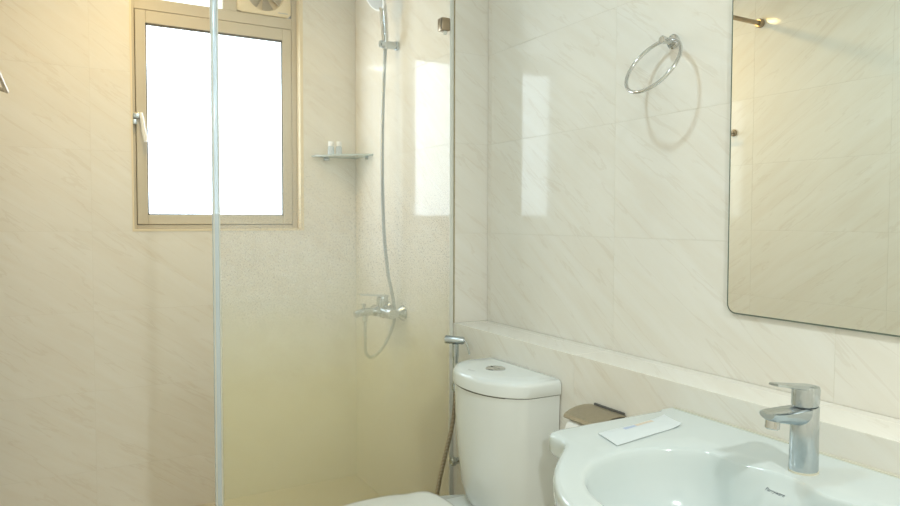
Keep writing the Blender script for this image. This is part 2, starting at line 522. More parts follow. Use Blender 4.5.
put('pane', B(SX0 - 0.002, 0.640, YW + 0.02, YW + 0.026, 2.2146, 2.400), M['pane_top'], win)
# latch: keeper on the frame, pivot block on the sash, hanging lever
lt = put('latch', B(0.262, 0.300, YW - 0.018, YW - 0.004, 1.700, 1.722, bev=0.003), M['chrome_worn'], win)
bm = bmesh.new()
box(bm, 0.2585, 0.278, YW - 0.028, YW - 0.012, 1.672, 1.695, bev=0.003)
put('keeper', bm, M['chrome_worn'], lt)
put('lever', tube(bmesh.new(), spline([(0.292, YW - 0.020, 1.722), (0.296, YW - 0.026, 1.70), (0.302, YW - 0.030, 1.65), (0.311, YW - 0.034, 1.602)], 6), [0.008] * 12 + [0.0095] * 7, 10), M['white'], lt)
# reveal trim
bm = bmesh.new()
for a in ((OPX1 - 0.0015, OPX1 + 0.014, YB - 0.0022, YB + 0.048, OPZ0 + 0.0015, OPZ1),
          (OPX0 - 0.006, OPX1 + 0.014, YB - 0.0022, YB + 0.048, OPZ0 - 0.008, OPZ0 + 0.0015),
          (OPX0 - 0.006, OPX0 + 0.0015, YB - 0.0022, YB + 0.048, OPZ0 + 0.0015, OPZ1)):
    box(bm, *a)
put('reveal_trim', bm, M['fan'], win)

# exhaust fan set in the upper light
fan = thing('exhaust_fan', 'square cream exhaust fan set in the top of the window', 'fan', (0.8225, YW, 2.2146))
FX0, FX1, FZ0, FZ1 = 0.700, 0.945, 2.2146, 2.400
fcx, fcz, fr_ = 0.826, 2.318, 0.088
bm = bmesh.new()
N = 48
def sq_pt(k, m=0.0):
    a = 2 * PI * k / N; c, s = math.cos(a), math.sin(a)
    t = min(((FX1 - m - fcx) if c > 0 else (FX0 + m - fcx)) / c if abs(c) > 1e-9 else 9, ((FZ1 - m - fcz) if s > 0 else (FZ0 + m - fcz)) / s if abs(s) > 1e-9 else 9)
    return fcx + c * t, fcz + s * t
rings = [[(x, YW + 0.03, z) for x, z in (sq_pt(k) for k in range(N))], [(x, YW - 0.008, z) for x, z in (sq_pt(k) for k in range(N))],
         [(x, YW - 0.012, z) for x, z in (sq_pt(k, 0.006) for k in range(N))],
         [(fcx + fr_ * math.cos(2 * PI * k / N), YW - 0.012, fcz + fr_ * math.sin(2 * PI * k / N)) for k in range(N)],
         [(fcx + fr_ * 0.96 * math.cos(2 * PI * k / N), YW - 0.004, fcz + fr_ * 0.96 * math.sin(2 * PI * k / N)) for k in range(N)],
         [(fcx + fr_ * 0.95 * math.cos(2 * PI * k / N), YW + 0.028, fcz + fr_ * 0.95 * math.sin(2 * PI * k / N)) for k in range(N)]]
loft(bm, rings)
wput('housing', bm, M['fan'], fan)
wput('hub', lathe(bmesh.new(), [(0.0, -0.004), (0.014, -0.004), (0.02, 0.002), (0.02, 0.03)], (fcx, YW + 0.0, fcz), (0, 1, 0)), M['fan'], fan)
for k in range(6):
    a = 2 * PI * k / 6 + 0.75
    d = Vector((math.cos(a), 0, math.sin(a))); t = Vector((-math.sin(a), 0, math.cos(a)))
    bm = bmesh.new(); c0 = Vector((fcx, YW + 0.014, fcz))
    rr = []
    for q in range(6):
        r_ = 0.019 + (0.083 - 0.019) * q / 5; hw = 0.010 + 0.022 * (q / 5)
        p = c0 + d * r_
        A_, B_ = p + t * hw + Vector((0, 0.010, 0)), p - t * hw - Vector((0, 0.010, 0))
        rr.append([A_, B_, B_ + Vector((0, 0.002, 0)), A_ + Vector((0, 0.002, 0))])
    loft(bm, rr)
    wput('blade', bm, M['fan_dark'], fan)
wput('printed_mark', B(0.885, 0.930, YW - 0.0126, YW - 0.0118, 2.2285, 2.2325), M['ink_grey'], fan)

# ------------------------------------------------------------------ shower glass
sp = thing('shower_screen', 'fixed clear glass shower screen clouded with soap film low down', 'shower screen', (0.826, YG, 0.0))
wput('glass_panel', B(0.404, XA - 0.003, YG - 0.004, YG + 0.004, 0.012, 2.235), M['glass'], sp)
wput('soap_film', B(0.422, XA - 0.018, YG - 0.0056, YG - 0.0046, 0.02, 1.75), M['film'], sp)
es = wput('edge_seal', B(0.399, 0.420, YG - 0.007, YG + 0.007, 0.010, 2.232, bev=0.002), M['seal'], sp)
for x_ in (0.4005, 0.4165):
    wput('seal_lip', B(x_, x_ + 0.0045, YG - 0.0095, YG - 0.0065, 0.010, 2.232, bev=0.001), M['silicone'], es)
wput('wall_bead', B(XA - 0.016, XA - 0.0006, YG - 0.010, YG - 0.0042, 0.0, 2.235, bev=0.002), M['silicone'], sp)
wput('corner_joint', B(XA - 0.0008, XA + 0.003, YP - 0.0008, YP + 0.003, ZL, 2.449), M['mildew'], sp)
wput('bottom_rail', B(0.40, XA - 0.001, YG - 0.012, YG + 0.012, 0.0, 0.016, bev=0.002), M['brushed'], sp)
c = wput('glass_clip', B(1.195, 1.230, YG - 0.018, YG + 0.018, 1.954, 2.001, bev=0.004), M['brushed'], sp)
wput('clip_pad', B(1.206, 1.220, YG - 0.012, YG - 0.0045, 1.941, 1.955, bev=0.002), M['silicone'], c)
# stay bar to the left wall
st = thing('stay_bar', 'brushed steel stay bar from the wall to the shower glass, seen in the mirror', 'bar', (XL, 2.240, 2.245))
wput('rod', tube(bmesh.new(), [(XL + 0.004, 2.240, 2.245), (0.46, 2.240, 2.245)], 0.011, 16), M['brushed'], st)
wput('wall_flange', lathe(bmesh.new(), [(0.0, 0.0005), (0.021, 0.0005), (0.022, 0.003), (0.022, 0.018), (0.018, 0.026), (0.0, 0.026)], (XL, 2.240, 2.245), (1, 0, 0)), M['brushed'], st)
wput('glass_clamp', B(0.425, 0.470, YG - 0.014, 2.253, 2.2355, 2.262, bev=0.004), M['brushed'], st)

# ------------------------------------------------------------------ mirror
MY1, MY0, MZ0, MZ1 = 1.1065, 0.36, 1.0505, 1.95
def rrect(y0, y1, z0, z1, r, x, n=8):
    out = []
    for cy_, cz_, a0 in ((y1 - r, z1 - r, 0), (y0 + r, z1 - r, PI / 2), (y0 + r, z0 + r, PI), (y1 - r, z0 + r, 1.5 * PI)):
        for k in range(n + 1):
            a = a0 + PI / 2 * k / n
            out.append((x, cy_ + r * math.cos(a), cz_ + r * math.sin(a)))
    return out
mi = thing('wall_mirror', 'frameless mirror with rounded corners on the wall above the washbasin', 'mirror', (XB, (MY0 + MY1) / 2, MZ0))
wput('backing', loft(bmesh.new(), [rrect(MY0, MY1, MZ0, MZ1, 0.024, XB - 0.0005), rrect(MY0, MY1, MZ0, MZ1, 0.024, XB - 0.0075)]), M['mirror_edge'], mi)
wput('mirror_face', loft(bmesh.new(), [rrect(MY0 + .0035, MY1 - .0035, MZ0 + .0035, MZ1 - .0035, 0.0205, XB - 0.0072), rrect(MY0 + .0035, MY1 - .0035, MZ0 + .0035, MZ1 - .0035, 0.0205, XB - 0.0078)]), M['mirror'], mi)

# ------------------------------------------------------------------ towel ring
TR = Vector((XB, 1.289, 1.737))
tr_ = thing('towel_ring', 'chrome towel ring on a round wall post beside the mirror', 'towel ring', TR)
wput('flange', lathe(bmesh.new(), [(0, 0.0005), (0.0175, 0.0005), (0.019, 0.003), (0.019, 0.008), (0.016, 0.011), (0, 0.011)], TR, (-1, 0, 0)), M['chrome'], tr_)
wput('post', lathe(bmesh.new(), [(0, 0.009), (0.009, 0.009), (0.009, 0.036), (0.0105, 0.038), (0.0105, 0.046), (0.009, 0.048), (0, 0.048)], TR, (-1, 0, 0)), M['chrome'], tr_)
RR, TA = 0.0825, math.radians(32)
c0 = TR + Vector((-0.033, 0, 0.0))
dv = Vector((-math.sin(TA), 0, -math.cos(TA)))
hv = Vector((0.0, 1.0, 0.0))
wput('ring', tube(bmesh.new(), [c0 + dv * RR + RR * (hv * math.cos(2 * PI * k / 64) + dv * math.sin(2 * PI * k / 64)) for k in range(64)], 0.0048, 12, closed=True), M['chrome'], tr_)

# ------------------------------------------------------------------ towel rail and hook on the left wall
RLX, RLZ = -0.0815, 1.491
rl = thing('towel_rail', 'steel towel rail whose far corner shows at the left edge of the picture', 'towel rail', (XL, 1.15, RLZ))
wput('rail', tube(bmesh.new(), [(RLX, 0.86, RLZ), (RLX, 1.405, RLZ)], 0.0033, 14), M['brushed'], rl)
for yy in (0.862, 1.403):
    wput('arm', tube(bmesh.new(), [(XL + 0.004, yy, RLZ + 0.055), (RLX - 0.04, yy, RLZ + 0.014), (RLX, yy, RLZ)], 0.0030, 12), M['brushed'], rl)
    wput('wall_flange', lathe(bmesh.new(), [(0, 0.0005), (0.017, 0.0005), (0.018, 0.003), (0.018, 0.007), (0.010, 0.011), (0, 0.011)], (XL, yy, RLZ + 0.055), (1, 0, 0)), M['brushed'], rl)
HL = Vector((XL, 2.385, 1.722))
hk = thing('wall_hook', 'small round steel T-bar hook reflected at the left edge of the mirror', 'hook', HL)
wput('flange', lathe(bmesh.new(), [(0, 0.0005), (0.017, 0.0005), (0.018, 0.003), (0.018, 0.008), (0.012, 0.013), (0, 0.013)], HL, (1, 0, 0)), M['brushed'], hk)
wput('stem', tube(bmesh.new(), [HL + Vector((0.01, 0, 0)), HL + Vector((0.045, 0, 0.0))], 0.006, 12), M['brushed'], hk)
wput('crossbar', tube(bmesh.new(), [HL + Vector((0.045, -0.03, 0)), HL + Vector((0.045, 0.055, 0))], 0.006, 12), M['brushed'], hk)

# ------------------------------------------------------------------ shower mixer
MX = thing('shower_mixer', 'chrome bath and shower mixer tap on the wall behind the shower glass', 'tap', (XA, 2.695, 0.877))
mz = 0.877
for yy in (2.62, 2.77):
    wput('wall_flange', lathe(bmesh.new(), [(0, 0.0005), (0.033, 0.0005), (0.034, 0.004), (0.030, 0.012), (0.020, 0.024), (0.015, 0.030), (0, 0.030)], (XA, yy, mz), (-1, 0, 0)), M['chrome_worn'], MX)
    wput('union_nut', lathe(bmesh.new(), [(0, 0.022), (0.017, 0.022), (0.017, 0.055), (0, 0.055)], (XA, yy, mz), (-1, 0, 0), 8), M['chrome_worn'], MX)
wput('body', lathe(bmesh.new(), [(0, -0.100), (0.018, -0.100), (0.022, -0.094), (0.023, -0.03), (0.026, -0.02), (0.026, 0.02), (0.023, 0.03), (0.022, 0.094), (0.018, 0.100), (0, 0.100)], (XA - 0.062, 2.695, mz), (0, 1, 0)), M['chrome_worn'], MX)
wput('cartridge_housing', lathe(bmesh.new(), [(0, 0.01), (0.023, 0.01), (0.025, 0.03), (0.025, 0.058), (0.022, 0.066), (0, 0.066)], (XA - 0.066, 2.695, mz), (0, 0, 1)), M['chrome_worn'], MX)
bm = bmesh.new()
rr = []
for q in range(9):
    t = q / 8; x = XA - 0.045 - 0.125 * t; hw = 0.022 - 0.008 * t; z = mz + 0.068 + 0.012 * t; th = 0.010 - 0.005 * t
    rr.append([(x, 2.695 - hw, z - th / 2), (x, 2.695 + hw, z - th / 2), (x, 2.695 + hw * .9, z + th / 2), (x, 2.695 - hw * .9, z + th / 2)])
wput('lever', loft(bm, rr), M['chrome_worn'], MX)
wput('spout', tube(bmesh.new(), spline([(XA - 0.07, 2.695, mz), (XA - 0.11, 2.695, mz + 0.004), (XA - 0.16, 2.695, mz + 0.004), (XA - 0.192, 2.695, mz - 0.006)], 6), [0.021] * 6 + [0.017] * 7 + [0.015] * 6, 16), M['chrome_worn'], MX)
wput('diverter_knob', lathe(bmesh.new(), [(0, 0.008), (0.006, 0.008), (0.006, 0.026), (0.010, 0.028), (0.010, 0.040), (0, 0.042)], (XA - 0.152, 2.695, mz), (0, 0, 1), 16), M['chrome_worn'], MX)
wput('hose_outlet', lathe(bmesh.new(), [(0, 0.008), (0.012, 0.008), (0.012, 0.032), (0.009, 0.036), (0, 0.036)], (XA - 0.148, 2.690, mz), (0, 0, -1), 16), M['chrome_worn'], MX)

# hand shower in its wall holder, with its hose
SH = thing('hand_shower', 'chrome hand shower with white head hanging in its wall holder', 'shower head', (XA, 2.676, 2.01))
wput('holder_flange', lathe(bmesh.new(), [(0, 0.0005), (0.019, 0.0005), (0.019, 0.012), (0, 0.014)], (XA, 2.676, 2.008), (-1, 0, 0)), M['chrome_worn'], SH)
wput('holder', lathe(bmesh.new(), [(0, 0.008), (0.015, 0.008), (0.016, 0.02), (0.016, 0.080), (0.013, 0.084), (0, 0.084)], (XA, 2.676, 2.008), (-1, 0, 0)), M['chrome_worn'], SH)
hx = XA - 0.062
wput('handle', tube(bmesh.new(), spline([(hx + 0.002, 2.674, 1.985), (hx + 0.002, 2.674, 2.03), (hx - 0.001, 2.676, 2.09), (hx - 0.006, 2.676, 2.15), (hx - 0.014, 2.676, 2.19)], 6), [0.011] * 3 + [0.013] * 4 + [0.0150] * 6 + [0.0155] * 6 + [0.017] * 6, 16), M['chrome'], SH)
hd = wput('head', lathe(bmesh.new(), [(0, -0.024), (0.028, -0.020), (0.048, -0.008), (0.054, 0.002), (0.054, 0.008), (0.0, 0.008)], (hx - 0.040, 2.678, 2.195), (-0.80, -0.12, -0.58), 32), M['white'], SH)
wput('spray_plate', lathe(bmesh.new(), [(0, 0.0075), (0.046, 0.0075), (0.046, 0.0095), (0, 0.011)], (hx - 0.040, 2.678, 2.195), (-0.80, -0.12, -0.58), 32), M['ink_grey'], hd)
hz0 = 1.985
wput('hose', tube(bmesh.new(), spline([(hx + 0.002, 2.674, 1.99), (hx - 0.006, 2.676, 1.80), (hx - 0.012, 2.676, 1.55), (hx - 0.006, 2.676, 1.25), (hx + 0.012, 2.676, 1.06), (hx + 0.036, 2.676, 0.94), (hx + 0.043, 2.676, 0.877), (hx + 0.036, 2.676, 0.815), (hx - 0.004, 2.678, 0.735), (hx - 0.055, 2.684, 0.688), (hx - 0.082, 2.690, 0.708), (hx - 0.086, 2.690, 0.77), (XA - 0.148, 2.690, 0.8405)], 12), 0.0075, 10), M['hose'], SH)

# ------------------------------------------------------------------ corner shelf and bottles
cs = thing('corner_shelf', 'triangular frosted glass corner shelf in the shower', 'shelf', (XA, YB, 1.574))
L = 0.222
def tri(z, e=0.0):
    pts = [(XA - 0.0006, YB - 0.0006, z), (XA - L, YB - 0.0006, z), (XA - L + 0.004 + e, YB - 0.024 - e, z)]
    for k in range(1, 6):
        t = k / 6
        a, b = Vector((XA - L + 0.004, YB - 0.024, z)), Vector((XA - 0.024, YB - L + 0.004, z))
        m_ = a.lerp(b, t) + Vector((-0.7, -0.7, 0)) * 0.012 * math.sin(PI * t)
        pts.append(tuple(m_))
    pts += [(XA - 0.024 - 0, YB - L + 0.004, z), (XA - 0.0006, YB - L, z)]
    return pts
wput('shelf_plate', loft(bmesh.new(), [tri(1.5675), tri(1.5755)]), M['shelf'], cs)
for x, y in ((XA - 0.15, YB - 0.004), (XA - 0.004, YB - 0.15)):
    wput('bracket', B(x - (0.014 if x < XA - .1 else 0.003), x + (0.014 if x < XA - .1 else 0.003), y - (0.003 if x < XA - .1 else 0.014), y + (0.003 if x < XA - .1 else 0.014), 1.554, 1.5674, bev=0.001), M['chrome_worn'], cs)
for k, (x, y, lab) in enumerate(((1.099, 3.095, 'small white-capped toiletry bottle on the corner shelf, nearer the window'), (1.134, 3.085, 'small white-capped toiletry bottle on the corner shelf, nearer the shower hose'))):
    bt = thing('toiletry_bottle', lab, 'bottle', (x, y, 1.5757), 'toiletry bottles on the corner shelf')
    b_ = wput('bottle_body', lathe(bmesh.new(), [(0, 0), (0.013, 0), (0.0145, 0.002), (0.0145, 0.034), (0.012, 0.039), (0.008, 0.041), (0, 0.041)], (x, y, 1.5757), (0, 0, 1), 20), M['bottle'], bt)
    wput('cap', lathe(bmesh.new(), [(0, 0.0405), (0.0128, 0.0405), (0.0128, 0.060), (0.0115, 0.062), (0, 0.062)], (x, y, 1.5757), (0, 0, 1), 20), M['white'], bt)

# ------------------------------------------------------------------ toilet
TY = 1.75
to = thing('toilet', 'white ceramic close-coupled toilet with bow-fronted cistern against the half wall', 'toilet', (0.9, TY, 0.0))
def cist(z, front=1.03, back=XA - 0.003, hw=0.19, n=10):
    dep = back - front
    half = [(back, hw), (back - 0.5 * dep, hw * 0.985), (back - 0.58 * dep, hw * 0.95)]
    k0 = half[-1]
    for k in range(1, n + 1):
        t = k / n
        a = (1 - t) * math.acos(0.0) * 0.78
        # elliptic bow front
        y = hw * 0.95 * math.sin(a) / math.sin(math.acos(0.0) * 0.78)
        c0_ = math.cos(math.acos(0.0) * 0.78)
        x = (back - 0.58 * dep) - (0.42 * dep) * (math.cos(a) - c0_) / (1 - c0_)
        half.append((x, y))
    pts = [(x, TY + y, z) for x, y in half] + [(x, TY - y, z) for x, y in half[-2::-1]]
    return pts
bm = bmesh.new()
zs = [(0.385, 1.085, 0.158), (0.40, 1.078, 0.165), (0.45, 1.062, 0.173), (0.55, 1.050, 0.180), (0.66, 1.042, 0.185), (0.764, 1.040, 0.187)]
loft(bm, [cist(z, f, XA - 0.004, h) for z, f, h in zs])
wput('cistern', bm, M['toilet_ceramic'], to, 50)
wput('lid_gap', loft(bmesh.new(), [cist(0.763, 1.038, XA - 0.006, 0.184), cist(0.768, 1.038, XA - 0.006, 0.184)]), M['gasket'], to)
bm = bmesh.new()
loft(bm, [cist(0.7665, 1.037, XA - 0.003, 0.189), cist(0.769, 1.034, XA - 0.002, 0.191), cist(0.797, 1.034, XA - 0.002, 0.191), cist(0.805, 1.037, XA - 0.003, 0.188), cist(0.810, 1.043, XA - 0.005, 0.182), cist(0.8135, 1.052, XA - 0.010, 0.170), cist(0.8145, 1.10, XA - 0.03, 0.12)])
cl = wput('cistern_lid', bm, M['toilet_ceramic'], to, 40)
bt_ = wput('flush_button', lathe(bmesh.new(), [(0, 0), (0.031, 0), (0.031, 0.0025), (0.028, 0.0045), (0, 0.0048)], (1.150, 1.757, 0.8140), (0, 0, 1), 36), M['chrome'], to)
wput('button_split', B(1.149, 1.151, 1.731, 1.783, 0.8180, 0.8190), M['gasket'], bt_)
# pan
def egg(z, cx, front, back, hw, n=40, py=1.0):
    pts = []
    for k in range(n):
        a = 2 * PI * k / n
        c, s = math.cos(a), math.sin(a)
        x = cx + ((back - cx) * (abs(c) ** 0.72) if c > 0 else -(cx - front) * (abs(c) ** 0.95))
        pts.append((x, TY + hw * (1 if s > 0 else -1) * abs(s) ** 0.85, z))
    return pts
bm = bmesh.new()
loft(bm, [egg(0.0, 0.90, 0.66, 1.16, 0.11), egg(0.015, 0.90, 0.655, 1.16, 0.112), egg(0.12, 0.90, 0.68, 1.15, 0.10), egg(0.22, 0.88, 0.63, 1.16, 0.115), egg(0.31, 0.85, 0.565, 1.18, 0.155), egg(0.365, 0.84, 0.545, 1.2, 0.176), egg(0.382, 0.84, 0.545, 1.2, 0.178), egg(0.386, 0.84, 0.55, 1.195, 0.172)])
wput('pan', bm, M['toilet_ceramic'], to, 50)
bm = bmesh.new()
box(bm, 0.93, XA - 0.004, TY - 0.135, TY + 0.135, 0.27, 0.3895, bev=0.02, seg=4)
wput('pan_deck', bm, M['toilet_ceramic'], to, 50)
bm = bmesh.new()
loft(bm, [egg(0.3865, 0.80, 0.545, 0.985, 0.180), egg(0.390, 0.80, 0.542, 0.988, 0.183), egg(0.400, 0.80, 0.542, 0.988, 0.183), egg(0.402, 0.80, 0.545, 0.985, 0.180)])
wput('seat', bm, M['seatplastic'], to, 50)
def eggl(z, cx, front, back, hw):
    return [(x, y, zz - 0.004 + 0.017 * max(0.0, min(1.0, (x - 0.915) / 0.05))) for x, y, zz in egg(z, cx, front, back, hw, 56)]
bm = bmesh.new()
loft(bm, [eggl(0.4075, 0.80, 0.545, 0.988, 0.181), eggl(0.409, 0.80, 0.541, 0.992, 0.185), eggl(0.414, 0.80, 0.541, 0.992, 0.185), eggl(0.419, 0.80, 0.547, 0.988, 0.180), eggl(0.422, 0.80, 0.56, 0.975, 0.165), eggl(0.4235, 0.80, 0.65, 0.93, 0.10)])
wput('seat_lid', bm, M['seatplastic'], to, 50)
for s in (-1, 1):
    wput('hinge', lathe(bmesh.new(), [(0, -0.022), (0.010, -0.022), (0.012, -0.018), (0.012, 0.018), (0.010, 0.022), (0, 0.022)], (0.998, TY + s * 0.078, 0.402), (0, 1, 0), 20), M['seatplastic'], to)

# ------------------------------------------------------------------ bidet spray
bs = thing('bidet_spray', 'chrome bidet spray with braided hose hooked on the half wall beside the toilet', 'bidet spray', (XA, 2.085, 0.80))
bx, by = XA - 0.052, 2.088
wput('wall_hook', B(XA - 0.050, XA - 0.0006, by - 0.007, by + 0.007, 0.715, 0.735, bev=0.003), M['chrome_worn'], bs)
wput('handle', tube(bmesh.new(), spline([(bx, by, 0.690), (bx, by, 0.72), (bx, by, 0.78), (bx, by, 0.835)], 5), [0.0085] * 5 + [0.0095] * 6 + [0.0115] * 5, 16), M['chrome_worn'], bs)
hh = wput('spray_head', tube(bmesh.new(), [(bx + 0.024, by - 0.020, 0.847), (bx + 0.020, by - 0.017, 0.847), (bx - 0.026, by + 0.020, 0.850), (bx - 0.030, by + 0.023, 0.850)], [0.011, 0.0135, 0.0145, 0.013], 18), M['chrome_worn'], bs)
wput('trigger', tube(bmesh.new(), spline([(bx + 0.022, by - 0.018, 0.852), (bx + 0.030, by - 0.028, 0.835), (bx + 0.036, by - 0.036, 0.800)], 5), 0.0035, 8), M['chrome_worn'], bs)
wput('hose_nut', lathe(bmesh.new(), [(0, 0), (0.011, 0), (0.012, 0.006), (0.012, 0.020), (0.009, 0.024), (0, 0.024)], (bx, by, 0.668), (0, 0, 1), 12), M['chrome_worn'], bs)
wput('braided_hose', tube(bmesh.new(), spline([(bx, by, 0.675), (bx - 0.002, by, 0.62), (bx - 0.016, by, 0.53), (bx - 0.055, by - 0.012, 0.42), (bx - 0.085, by - 0.022, 0.32), (bx - 0.090, by - 0.020, 0.22), (bx - 0.05, by - 0.03, 0.15), (bx - 0.005, by - 0.06, 0.21), (bx + 0.018, by - 0.065, 0.33), (bx + 0.020, by - 0.030, 0.395), (bx + 0.024, by + 0.004, 0.408)], 10), 0.0075, 10), M['braid'], bs)
vv = thing('stop_valve', 'small chrome stop valve on the half wall behind the toilet cistern', 'valve', (XA, 2.107, 0.408))
wput('valve_body', lathe(bmesh.new(), [(0, 0.0006), (0.022, 0.0006), (0.022, 0.004), (0.012, 0.008), (0.011, 0.040), (0, 0.042)], (XA, 2.107, 0.408), (-1, 0, 0), 20), M['chrome_worn'], vv)
wput('valve_knob', lathe(bmesh.new(), [(0, 0.040), (0.013, 0.040), (0.016, 0.044), (0.016, 0.056), (0.012, 0.060), (0, 0.061)], (XA, 2.107, 0.408), (-1, 0, 0), 12), M['chrome_worn'], vv)

# ------------------------------------------------------------------ paper holder and roll
PY0, PY1 = 1.290, 1.425
ph = thing('paper_holder', 'steel toilet paper holder with hinged cover on the half wall beside the washbasin', 'paper holder', (XA, (PY0 + PY1) / 2, 0.74))
bm = bmesh.new()
prof = [(XA - 0.006, 0.7725), (XA - 0.030, 0.7750), (XA - 0.055, 0.7735), (XA - 0.080, 0.768), (XA - 0.098, 0.760), (XA - 0.102, 0.752)]
rr = []
for yy in (PY0, PY0 + 0.004, PY1 - 0.004, PY1):
    i = 0.003 if yy in (PY0, PY1) else 0
    rr.append([(x, yy, z) for x, z in prof] + [(x + 0.001, yy, z - 0.003 + i * .3) for x, z in prof[::-1]])
loft(bm, rr)
wput('cover', bm, M['cover'], ph)
wput('back_plate', B(XA - 0.006, XA - 0.0006, PY0 + 0.01, PY1 - 0.01, 0.700, 0.778, bev=0.002), M['gasket'], ph)
wput('spindle', tube(bmesh.new(), [(XA - 0.062, PY0 + 0.005, 0.710), (XA - 0.062, PY1 + 0.002, 0.710)], 0.008, 14), M['chrome_worn'], ph)
wput('arm', B(XA - 0.066, XA - 0.004, PY0 + 0.004, PY0 + 0.009, 0.702, 0.718, bev=0.001), M['chrome_worn'], ph)
bm = bmesh.new()
ci, co = 0.018, 0.052
lathe(bm, [(ci, 0), (co, 0), (co, 0.100), (ci, 0.100), (ci, 0)], (XA - 0.062, PY0 + 0.018, 0.7055), (0, 1, 0), 40)
bm.faces.ensure_lookup_table()
bmesh.ops.delete(bm, geom=[f for f in bm.faces if len(f.verts) > 4], context='FACES_ONLY')
bmesh.ops.remove_doubles(bm, verts=bm.verts, dist=1e-5)
tag(put('toilet_paper_roll', bm, M['paper']), 'white toilet paper roll under the steel cover of the paper holder', 'paper roll')

# ------------------------------------------------------------------ washbasin
BZ, BYC = 0.830, 0.740
ba = thing('washbasin', 'white ceramic wall-hung washbasin with a rounded bowl and side deck', 'washbasin', (1.0, BYC, BZ))
half = [(1.2485, 0.404), (1.10, 0.404), (0.98, 0.405), (0.892, 0.405), (0.876, 0.400), (0.868, 0.388), (0.867, 0.360), (0.868, 0.334), (0.862, 0.320), (0.843, 0.306), (0.808, 0.276), (0.770, 0.240), (0.735, 0.200), (0.703, 0.152), (0.681, 0.105), (0.668, 0.053), (0.664, 0.0)]
def dens(poly, step=0.012):
    out = []
    for a, b in zip(poly, poly[1:]):
        a, b = Vector(a), Vector(b); n = max(1, int((b - a).length / step))
        out += [a.lerp(b, k / n) for k in range(n)]
    return out
full = [(x, y) for x, y in half] + [(x, -y) for x, y in half[-2::-1]]
closed = full + [full[0]]
O2 = dens(closed)
def relax(pts, it, keep=lambda p: False):
    n = len(pts)
    for _ in range(it):
        pts = [p if keep(p) else (pts[i - 1] + p * 2 + pts[(i + 1) % n]) / 4 for i, p in enumerate(pts)]
    return pts
O2 = relax(O2, 2, lambda p: p.x > 1.23)
inner_half = [(1.088, 0.0), (1.087, 0.025), (1.080, 0.050), (1.070, 0.068), (1.064, 0.080), (1.064, 0.090), (1.069, 0.105), (1.075, 0.120), (1.076, 0.136), (1.064, 0.165), (1.035, 0.197), (0.995, 0.221), (0.95, 0.233), (0.90, 0.232), (0.85, 0.219), (0.80, 0.189), (0.765, 0.152), (0.742, 0.110), (0.728, 0.055), (0.724, 0.0)]
inn = dens([(x, y) for x, y in inner_half] + [(x, -y) for x, y in inner_half[-2::-1]], 0.008)
inn = relax(inn, 5)
CX = 0.95
def ang(p): return math.atan2(p.y, p.x - CX)
def cast(poly, a):
    d = Vector((math.cos(a), math.sin(a))); best = None; c = Vector((CX, 0))
    for i in range(len(poly)):
        p, q = poly[i - 1] - c, poly[i] - c
        e = q - p; den = d.x * e.y - d.y * e.x
        if abs(den) < 1e-12: continue
        t = (p.x * e.y - p.y * e.x) / den; s = (p.x * d.y - p.y * d.x) / den
        if t > 0 and -1e-9 <= s <= 1 + 1e-9 and (best is None or t < best): best = t
    return c + d * best
I2 = [cast(inn, ang(p)) for p in O2]
nO = len(O2)
nrm = []
for i in range(nO):
    t = (O2[(i + 1) % nO] - O2[i - 1]); n_ = Vector((t.y, -t.x)).normalized()
    if n_.dot(O2[i] - Vector((CX, 0))) < 0: n_ = -n_
    nrm.append(n_)
def P3(p, z): return (p.x, BYC + p.y, z)
rings = []
c2 = Vector((CX, 0))
under = [(0.30, -0.165), (0.55, -0.155), (0.75, -0.125), (0.90, -0.085)]
rings += [[P3(c2 + (i_ - c2) * 1.06 * s, BZ + dz) for i_ in I2] for s, dz in under]
def off(d, wx=True):   # inset of the outer outline, none at the wall side
    return [O2[i] - nrm[i] * (d if O2[i].x < 1.2 else min(d, 0.002)) for i in range(nO)]
rings += [[P3(p, BZ - 0.050) for p in off(0.022)], [P3(p, BZ - 0.046) for p in off(0.008)], [P3(p, BZ - 0.036) for p in off(0.001)], [P3(p, BZ - 0.012) for p in off(0.0)],
          [P3(p, BZ - 0.005) for p in off(0.0022)], [P3(p, BZ - 0.0012) for p in off(0.006)], [P3(p, BZ) for p in off(0.013)]]
A13 = off(0.013)
for t in (0.35, 0.7):
    rings.append([P3(A13[i].lerp(I2[i], t), BZ - 0.001 * t) for i in range(nO)])
def soft(p):            # the apron under the tap falls gently into the bowl
    if p.x < 1.0: return 0.0
    t = max(0.0, min(1.0, (0.082 - abs(p.y)) / 0.06))
    return t * t * (3 - 2 * t)
W = [soft(p) for p in I2]
for s, dz in ((1.030, -0.0012), (1.010, -0.0026), (0.996, -0.0065), (0.982, -0.0150), (0.965, -0.030), (0.935, -0.055), (0.89, -0.082), (0.81, -0.107), (0.68, -0.127), (0.48, -0.139), (0.25, -0.145), (0.10, -0.147)):
    k_ = 0.66 * max(0.0, min(1.0, (s - 0.55) / 0.30))
    rings.append([P3(c2 + (i_ - c2) * s, BZ + dz * (1 - k_ * W[q])) for q, i_ in enumerate(I2)])
bm = bmesh.new()
loft(bm, rings)
bm.normal_update()
basin_bvh = BVHTree.FromBMesh(bm)
wput('basin_body', bm, M['ceramic'], ba, 60)
wput('drain', lathe(bmesh.new(), [(0, -0.004), (0.030, -0.004), (0.030, 0.002), (0.024, 0.003), (0.018, 0.0015), (0, 0.001)], (CX, BYC, BZ - 0.1465), (0, 0, 1), 28), M['chrome'], ba)
wput('wall_caulk', B(XA - 0.005, XA - 0.0006, BYC - 0.40, BYC + 0.398, BZ - 0.004, BZ + 0.0035, bev=0.0012), M['caulk'], ba)
